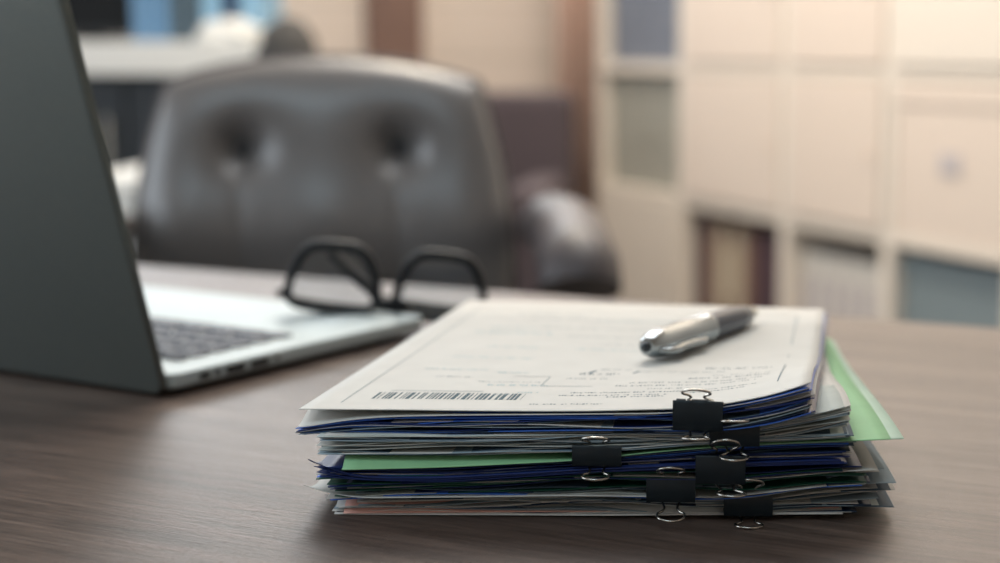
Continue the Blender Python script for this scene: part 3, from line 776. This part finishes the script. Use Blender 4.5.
# ------------------------------------------------------------------ curtain, pilaster, dark armchair, counter
def room_y(px, xr):   # room y at which the vertical plane x = xr crosses this column
    r = ray(px, 60); r = Vector((r.x, r.y, 0)); base = room(xr, 0); base.z = 0
    return (r.x*base.y-r.y*base.x)/(r.y*EY.x-r.x*EY.y)
g = G(); n = 60; x0c, x1c = room_y(556, XB+.16), room_y(597, XB+.16); v = []
for k, z in enumerate((.02, 2.5)):
    for side in (0, 1):
        for i in range(n+1):
            t = i/n; yy = lerp(x0c, x1c, t); v.append((XB+.16+.030*math.sin(t*2*PI*4)+side*.004, yy, z))
m_ = n+1; f = []
for i in range(n):
    f += [(i, i+1, 2*m_+i+1, 2*m_+i), (m_+i, 3*m_+i, 3*m_+i+1, m_+i+1), (i, m_+i, m_+i+1, i+1), (2*m_+i, 2*m_+i+1, 3*m_+i+1, 3*m_+i)]
f += [(0, 2*m_, 3*m_, m_), (n, m_+n, 3*m_+n, 2*m_+n)]
cur = mesh('curtain', v, f, 'curtain', None, True, None, tuple(AN), (0, 0, RZ))
tag(cur, 'pinkish brown curtain hanging in folds beside the white shelf wall', 'curtain')
rod = G().tube([(XB+.16, x0c-.06, 2.52), (XB+.16, x1c+.03, 2.52)], .012, 10).build('curtain_rod', 'chrome', None, loc=tuple(AN), rot=(0, 0, RZ))
tag(rod, 'metal rod carrying the brown curtain', 'curtain rod')
def py_back(px):     # room y where the back wall crosses this column
    r = ray(px, 60); r = Vector((r.x, r.y, 0)); base = room(XB, 0); base.z = 0
    # solve k*r = base + EY*y
    det = r.x*(-EY.y)+EY.x*r.y; y = (r.x*base.y-r.y*base.x)/(r.y*EY.x-r.x*EY.y)
    return y
ya, yb = py_back(365), py_back(419)
pi_ = G().box(XB, XB+.05, ya, yb, 0, 2.3, bev=.004).box(XB+.05, XB+.056, ya+.05, yb-.05, .25, 2.2, bev=.002).build('trim_1', 'brown_wood', None, loc=tuple(AN), rot=(0, 0, RZ)); pi_['kind'] = 'structure'
# dark armchair by the curtain
q0, q1 = on_y(478, 93, 4.2), on_y(562, 93, 4.2)
ac = empty('armchair', ((q0.x+q1.x)/2-.19, 4.25, -.75), R(-6), 'dark mauve upholstered armchair standing before the pale wall', 'armchair')
hz_ = q0.z+.75; w2 = .32
G().box(-w2, w2, .0, .16, .30, hz_, bev=.03).build('backrest', 'mauve_fabric', ac)
G().box(-w2+.08, w2-.08, -.5, .0, .26, .44, bev=.03).build('seat', 'mauve_fabric', ac)
for s in (-1, 1):
    G().box(min(s*w2, s*(w2-.1)), max(s*w2, s*(w2-.1)), -.5, .0, .15, .62, bev=.03).build('arm', 'mauve_fabric', ac)
    for yy in (-.45, .1): G().tube([(s*.26, yy, 0), (s*.26, yy, .30)], .02, 8).build('leg', 'brown_wood', ac)
G().box(-w2+.02, w2-.02, -.48, .14, .14, .28, bev=.01).build('seat_frame', 'mauve_fabric', ac)
# white topped sideboard at the back left
yc = 3.8
cA, cB = on_y(40, 75, yc), on_y(268, 75, yc); ct = on_y(100, 41, yc).z+.75; cb = cA.z+.75
sb = empty('sideboard', (cA.x, yc, -.75), 0, 'dark sideboard with a thick white top at the back left', 'sideboard')
wd = cB.x-cA.x
G().box(0, wd, 0, .5, cb, ct, bev=.004).build('worktop', 'counter_white', sb)
G().box(.03, wd-.03, .05, .48, .08, cb).build('carcass', 'counter_dark', sb)
for k in range(3):
    x0, x1 = .04+(wd-.08)*k/3, .04+(wd-.08)*(k+1)/3
    d = G().box(x0+.004, x1-.004, .03, .05, .10, cb-.01, bev=.002).build('door', 'counter_dark', sb)
    G().box(x1-.05, x1-.038, .014, .03, cb-.25, cb-.1, bev=.002).build('handle', 'chrome', d)
G().box(.05, wd-.05, .08, .46, 0, .08).build('plinth', 'counter_dark', sb)
ctz = ct-.75
def put(px0, px1, ptop, y, z0): a_, b_ = on_y(px0, ptop, y), on_y(px1, ptop, y); return a_.x, b_.x, a_.z
# dark monitor at far left
x0, x1, _z = put(20, 128, 0, yc+.12, 0)
mo = empty('computer_monitor', ((x0+x1)/2, yc+.2, ctz), 0, 'black monitor on the white sideboard top at the far left', 'monitor')
hwm = (x1-x0)/2
G().box(-hwm, hwm, -.02, .02, .012, .34, bev=.004).build('casing', 'port_black', mo)
G().box(-hwm+.012, hwm-.012, -.0215, -.02, .03, .325).build('screen', 'screen_black', mo)
G().box(-.03, .03, .02, .05, .01, .2).box(-.1, .1, -.06, .1, 0, .010, bev=.003).build('stand', 'port_black', mo)
bx = [(131, 150, 'binder_blue', 'mid blue binder first beside the black monitor'), (151, 168, 'binder_blue', 'mid blue binder second beside the black monitor'), (169, 185, 'binder_slate', 'slate grey binder in the middle of the sideboard row'),
      (186, 200, 'binder_slate', 'slate grey binder next to the pale blue one'), (201, 221, 'binder_sky', 'pale blue binder on the white sideboard'), (222, 238, 'binder_navy', 'navy binder on the white sideboard'), (239, 262, 'binder_sky', 'pale blue binder at the right end of the sideboard row')]
for (p0, p1, m, label) in bx:
    x0, x1, _z = put(p0, p1, 0, yc+.16, 0)
    e = empty('ring_binder', ((x0+x1)/2, yc+.16, ctz), 0, label, 'binder', 'binders on the white sideboard'); w = (x1-x0)/2-.001
    G().box(-w, w, 0, .26, 0, .31, bev=.003).build('cover', m, e)
    G().box(-w*.6, w*.6, -.0012, 0, .16, .26).build('spine_label', 'binder_sky', e)
# crumpled white papers
def crumple(name, x, y, z, sx, sy, sz, m, label, cat, seed, n=18, amp=.35):
    r = random.Random(seed); g = G(); v = []; f = []
    ks = [(r.uniform(2, 7), r.uniform(2, 7), r.uniform(0, 6), r.uniform(.3, 1)) for _ in range(6)]
    for j in range(n+1):
        ph = PI/2*j/n
        for i in range(2*n):
            th = PI*i/n
            k = 1+amp*sum(c*math.sin(a*th+b*ph*2+p) for a, b, p, c in [(round(q[0]), q[1], q[2], q[3]) for q in ks])/4*math.cos(ph)
            v.append((sx*math.cos(th)*math.cos(ph)*k, sy*math.sin(th)*math.cos(ph)*k, sz*math.sin(ph)*(.8+.2*k)))
    for j in range(n):
        for i in range(2*n): f.append((j*2*n+i, j*2*n+(i+1) % (2*n), (j+1)*2*n+(i+1) % (2*n), (j+1)*2*n+i))
    f.append(tuple(range(2*n)))
    o = mesh(name, v, f, m, None, True, None, (x, y, z)); return tag(o, label, cat)
p = on_y(228, 45, yc+.05)
crumple('paper_heap', p.x, yc+.08, ctz, .085, .06, .055, 'counter_white', 'crumpled white papers on the sideboard in front of the blue binders', 'papers', 3)
p = on_y(288, 62, 3.3)
stool = empty('bar_stool', (p.x, 3.3, -.75), 0, 'dark round bar stool standing behind the office chair', 'stool')
G().lathe([(.10, 0), (.15, .01), (.155, .03), (.14, .045), (.05, .05)], 32, axis='z').build('seat', 'counter_dark', stool, smooth=True, loc=(0, 0, p.z+.75-.05))
for k in range(4):
    c_, s_ = math.cos(PI/4+PI/2*k), math.sin(PI/4+PI/2*k)
    G().tube([(c_*.10, s_*.10, p.z+.75-.04), (c_*.18, s_*.18, 0)], .012, 8).build('leg', 'chrome', stool, smooth=True)
G().tube([(.15*math.cos(2*PI*i/24), .15*math.sin(2*PI*i/24), .3) for i in range(24)], .008, 6, closed=True).build('foot_ring', 'chrome', stool, smooth=True)
crumple('handbag', p.x, 3.3, p.z, .066, .055, .092, 'bag_grey', 'dark grey soft bag behind the top of the office chair', 'bag', 8, amp=.12)
# white drawer pedestal between laptop and chair
x0, x1, zt_ = put(90, 150, 178, 2.9, 0)
pd = empty('drawer_pedestal', ((x0+x1)/2, 2.9, -.75), 0, 'white drawer pedestal seen in the gap between laptop lid and chair', 'cabinet')
w = (x1-x0)/2+.02; ht = zt_+.75
G().box(-w, w, 0, .45, .04, ht, bev=.005).build('body', 'counter_white', pd)
for k in range(3):
    d = G().box(-w+.006, w-.006, -.016, 0, .05+(ht-.06)*k/3+.003, .05+(ht-.06)*(k+1)/3-.003, bev=.003).build('drawer', 'counter_white', pd)
    G().box(-.05, .05, -.028, -.016, .05+(ht-.06)*(k+.7)/3, .05+(ht-.06)*(k+.7)/3+.012, bev=.002).build('handle', 'chrome', d)
G().box(-w+.02, w-.02, .02, .43, 0, .04).build('plinth', 'counter_dark', pd)

# ================================================================== LIGHT
def area(name, loc, target, size, power, col, sy=None):
    l = bpy.data.lights.new(name, 'AREA'); l.shape = 'RECTANGLE'; l.size = size; l.size_y = sy or size; l.energy = power; l.color = col
    o = bpy.data.objects.new(name, l); COL.objects.link(o); o.location = loc
    o.rotation_euler = (Vector(target)-Vector(loc)).to_track_quat('-Z', 'Y').to_euler(); return o
# back window, ceiling fixtures, added fills and an added shelf glow lamp
area('window_daylight_back', tuple(room(XB+.06, -1.0, 2.1)), tuple(room(XB+1.06, -1.0, 1.95)), 2.6, 60, (.92, .97, 1.0), 1.0)
area('front_fill', (-.5, -.2, 1.95), (-.2, .7, 0), 1.2, 24, (.66, .87, 1.0), 1.2)  # cool fill added from the camera side, not a ceiling fixture
area('ceiling_light_rear', (0.2, 3.0, 1.95), (0.2, 3.0, 0), 1.6, 50, (1, .94, .88), 1.2)
area('ceiling_light_desk', (0.35, 1.9, 1.95), (0.3, 1.7, 0), 1.2, 16, (.95, .98, 1.0), .6)
area('shelf_glow_fill', tuple(room(.5, -.9, 2.6)), tuple(room(.7, .1, 1.2)), .6, 30, (1, .84, .60), .5)  # invented warm lamp imitating the hazy glow on the shelves
wl_ = room(1.2, YL+.05, 1.6)
area('left_fill', tuple(wl_), tuple(wl_+EY), 3.0, 45, (.86, .94, 1.0), 1.4)  # fill added on the unseen left side to brighten the pile's front
w = bpy.data.worlds.new('World'); SC.world = w; w.use_nodes = True
w.node_tree.nodes['Background'].inputs[0].default_value = (.62, .76, .95, 1); w.node_tree.nodes['Background'].inputs[1].default_value = .9
# ================================================================== CAMERA
cam = bpy.data.cameras.new('Camera'); co = bpy.data.objects.new('Camera', cam); COL.objects.link(co)
co.location = (0, 0, H); co.rotation_euler = (PI/2-PT, 0, 0)
cam.sensor_width = 36; cam.lens = F*36/1000; cam.shift_x = -(CX-500)/1000; cam.clip_start = .01
cam.dof.use_dof = True; cam.dof.focus_distance = .655; cam.dof.aperture_fstop = 4.8
SC.camera = co
SC.view_settings.view_transform = 'Standard'; SC.view_settings.look = 'None'; SC.view_settings.gamma = 1; SC.view_settings.use_curve_mapping = False
SC.view_settings.exposure = -.3
SC.cycles.use_denoising = True
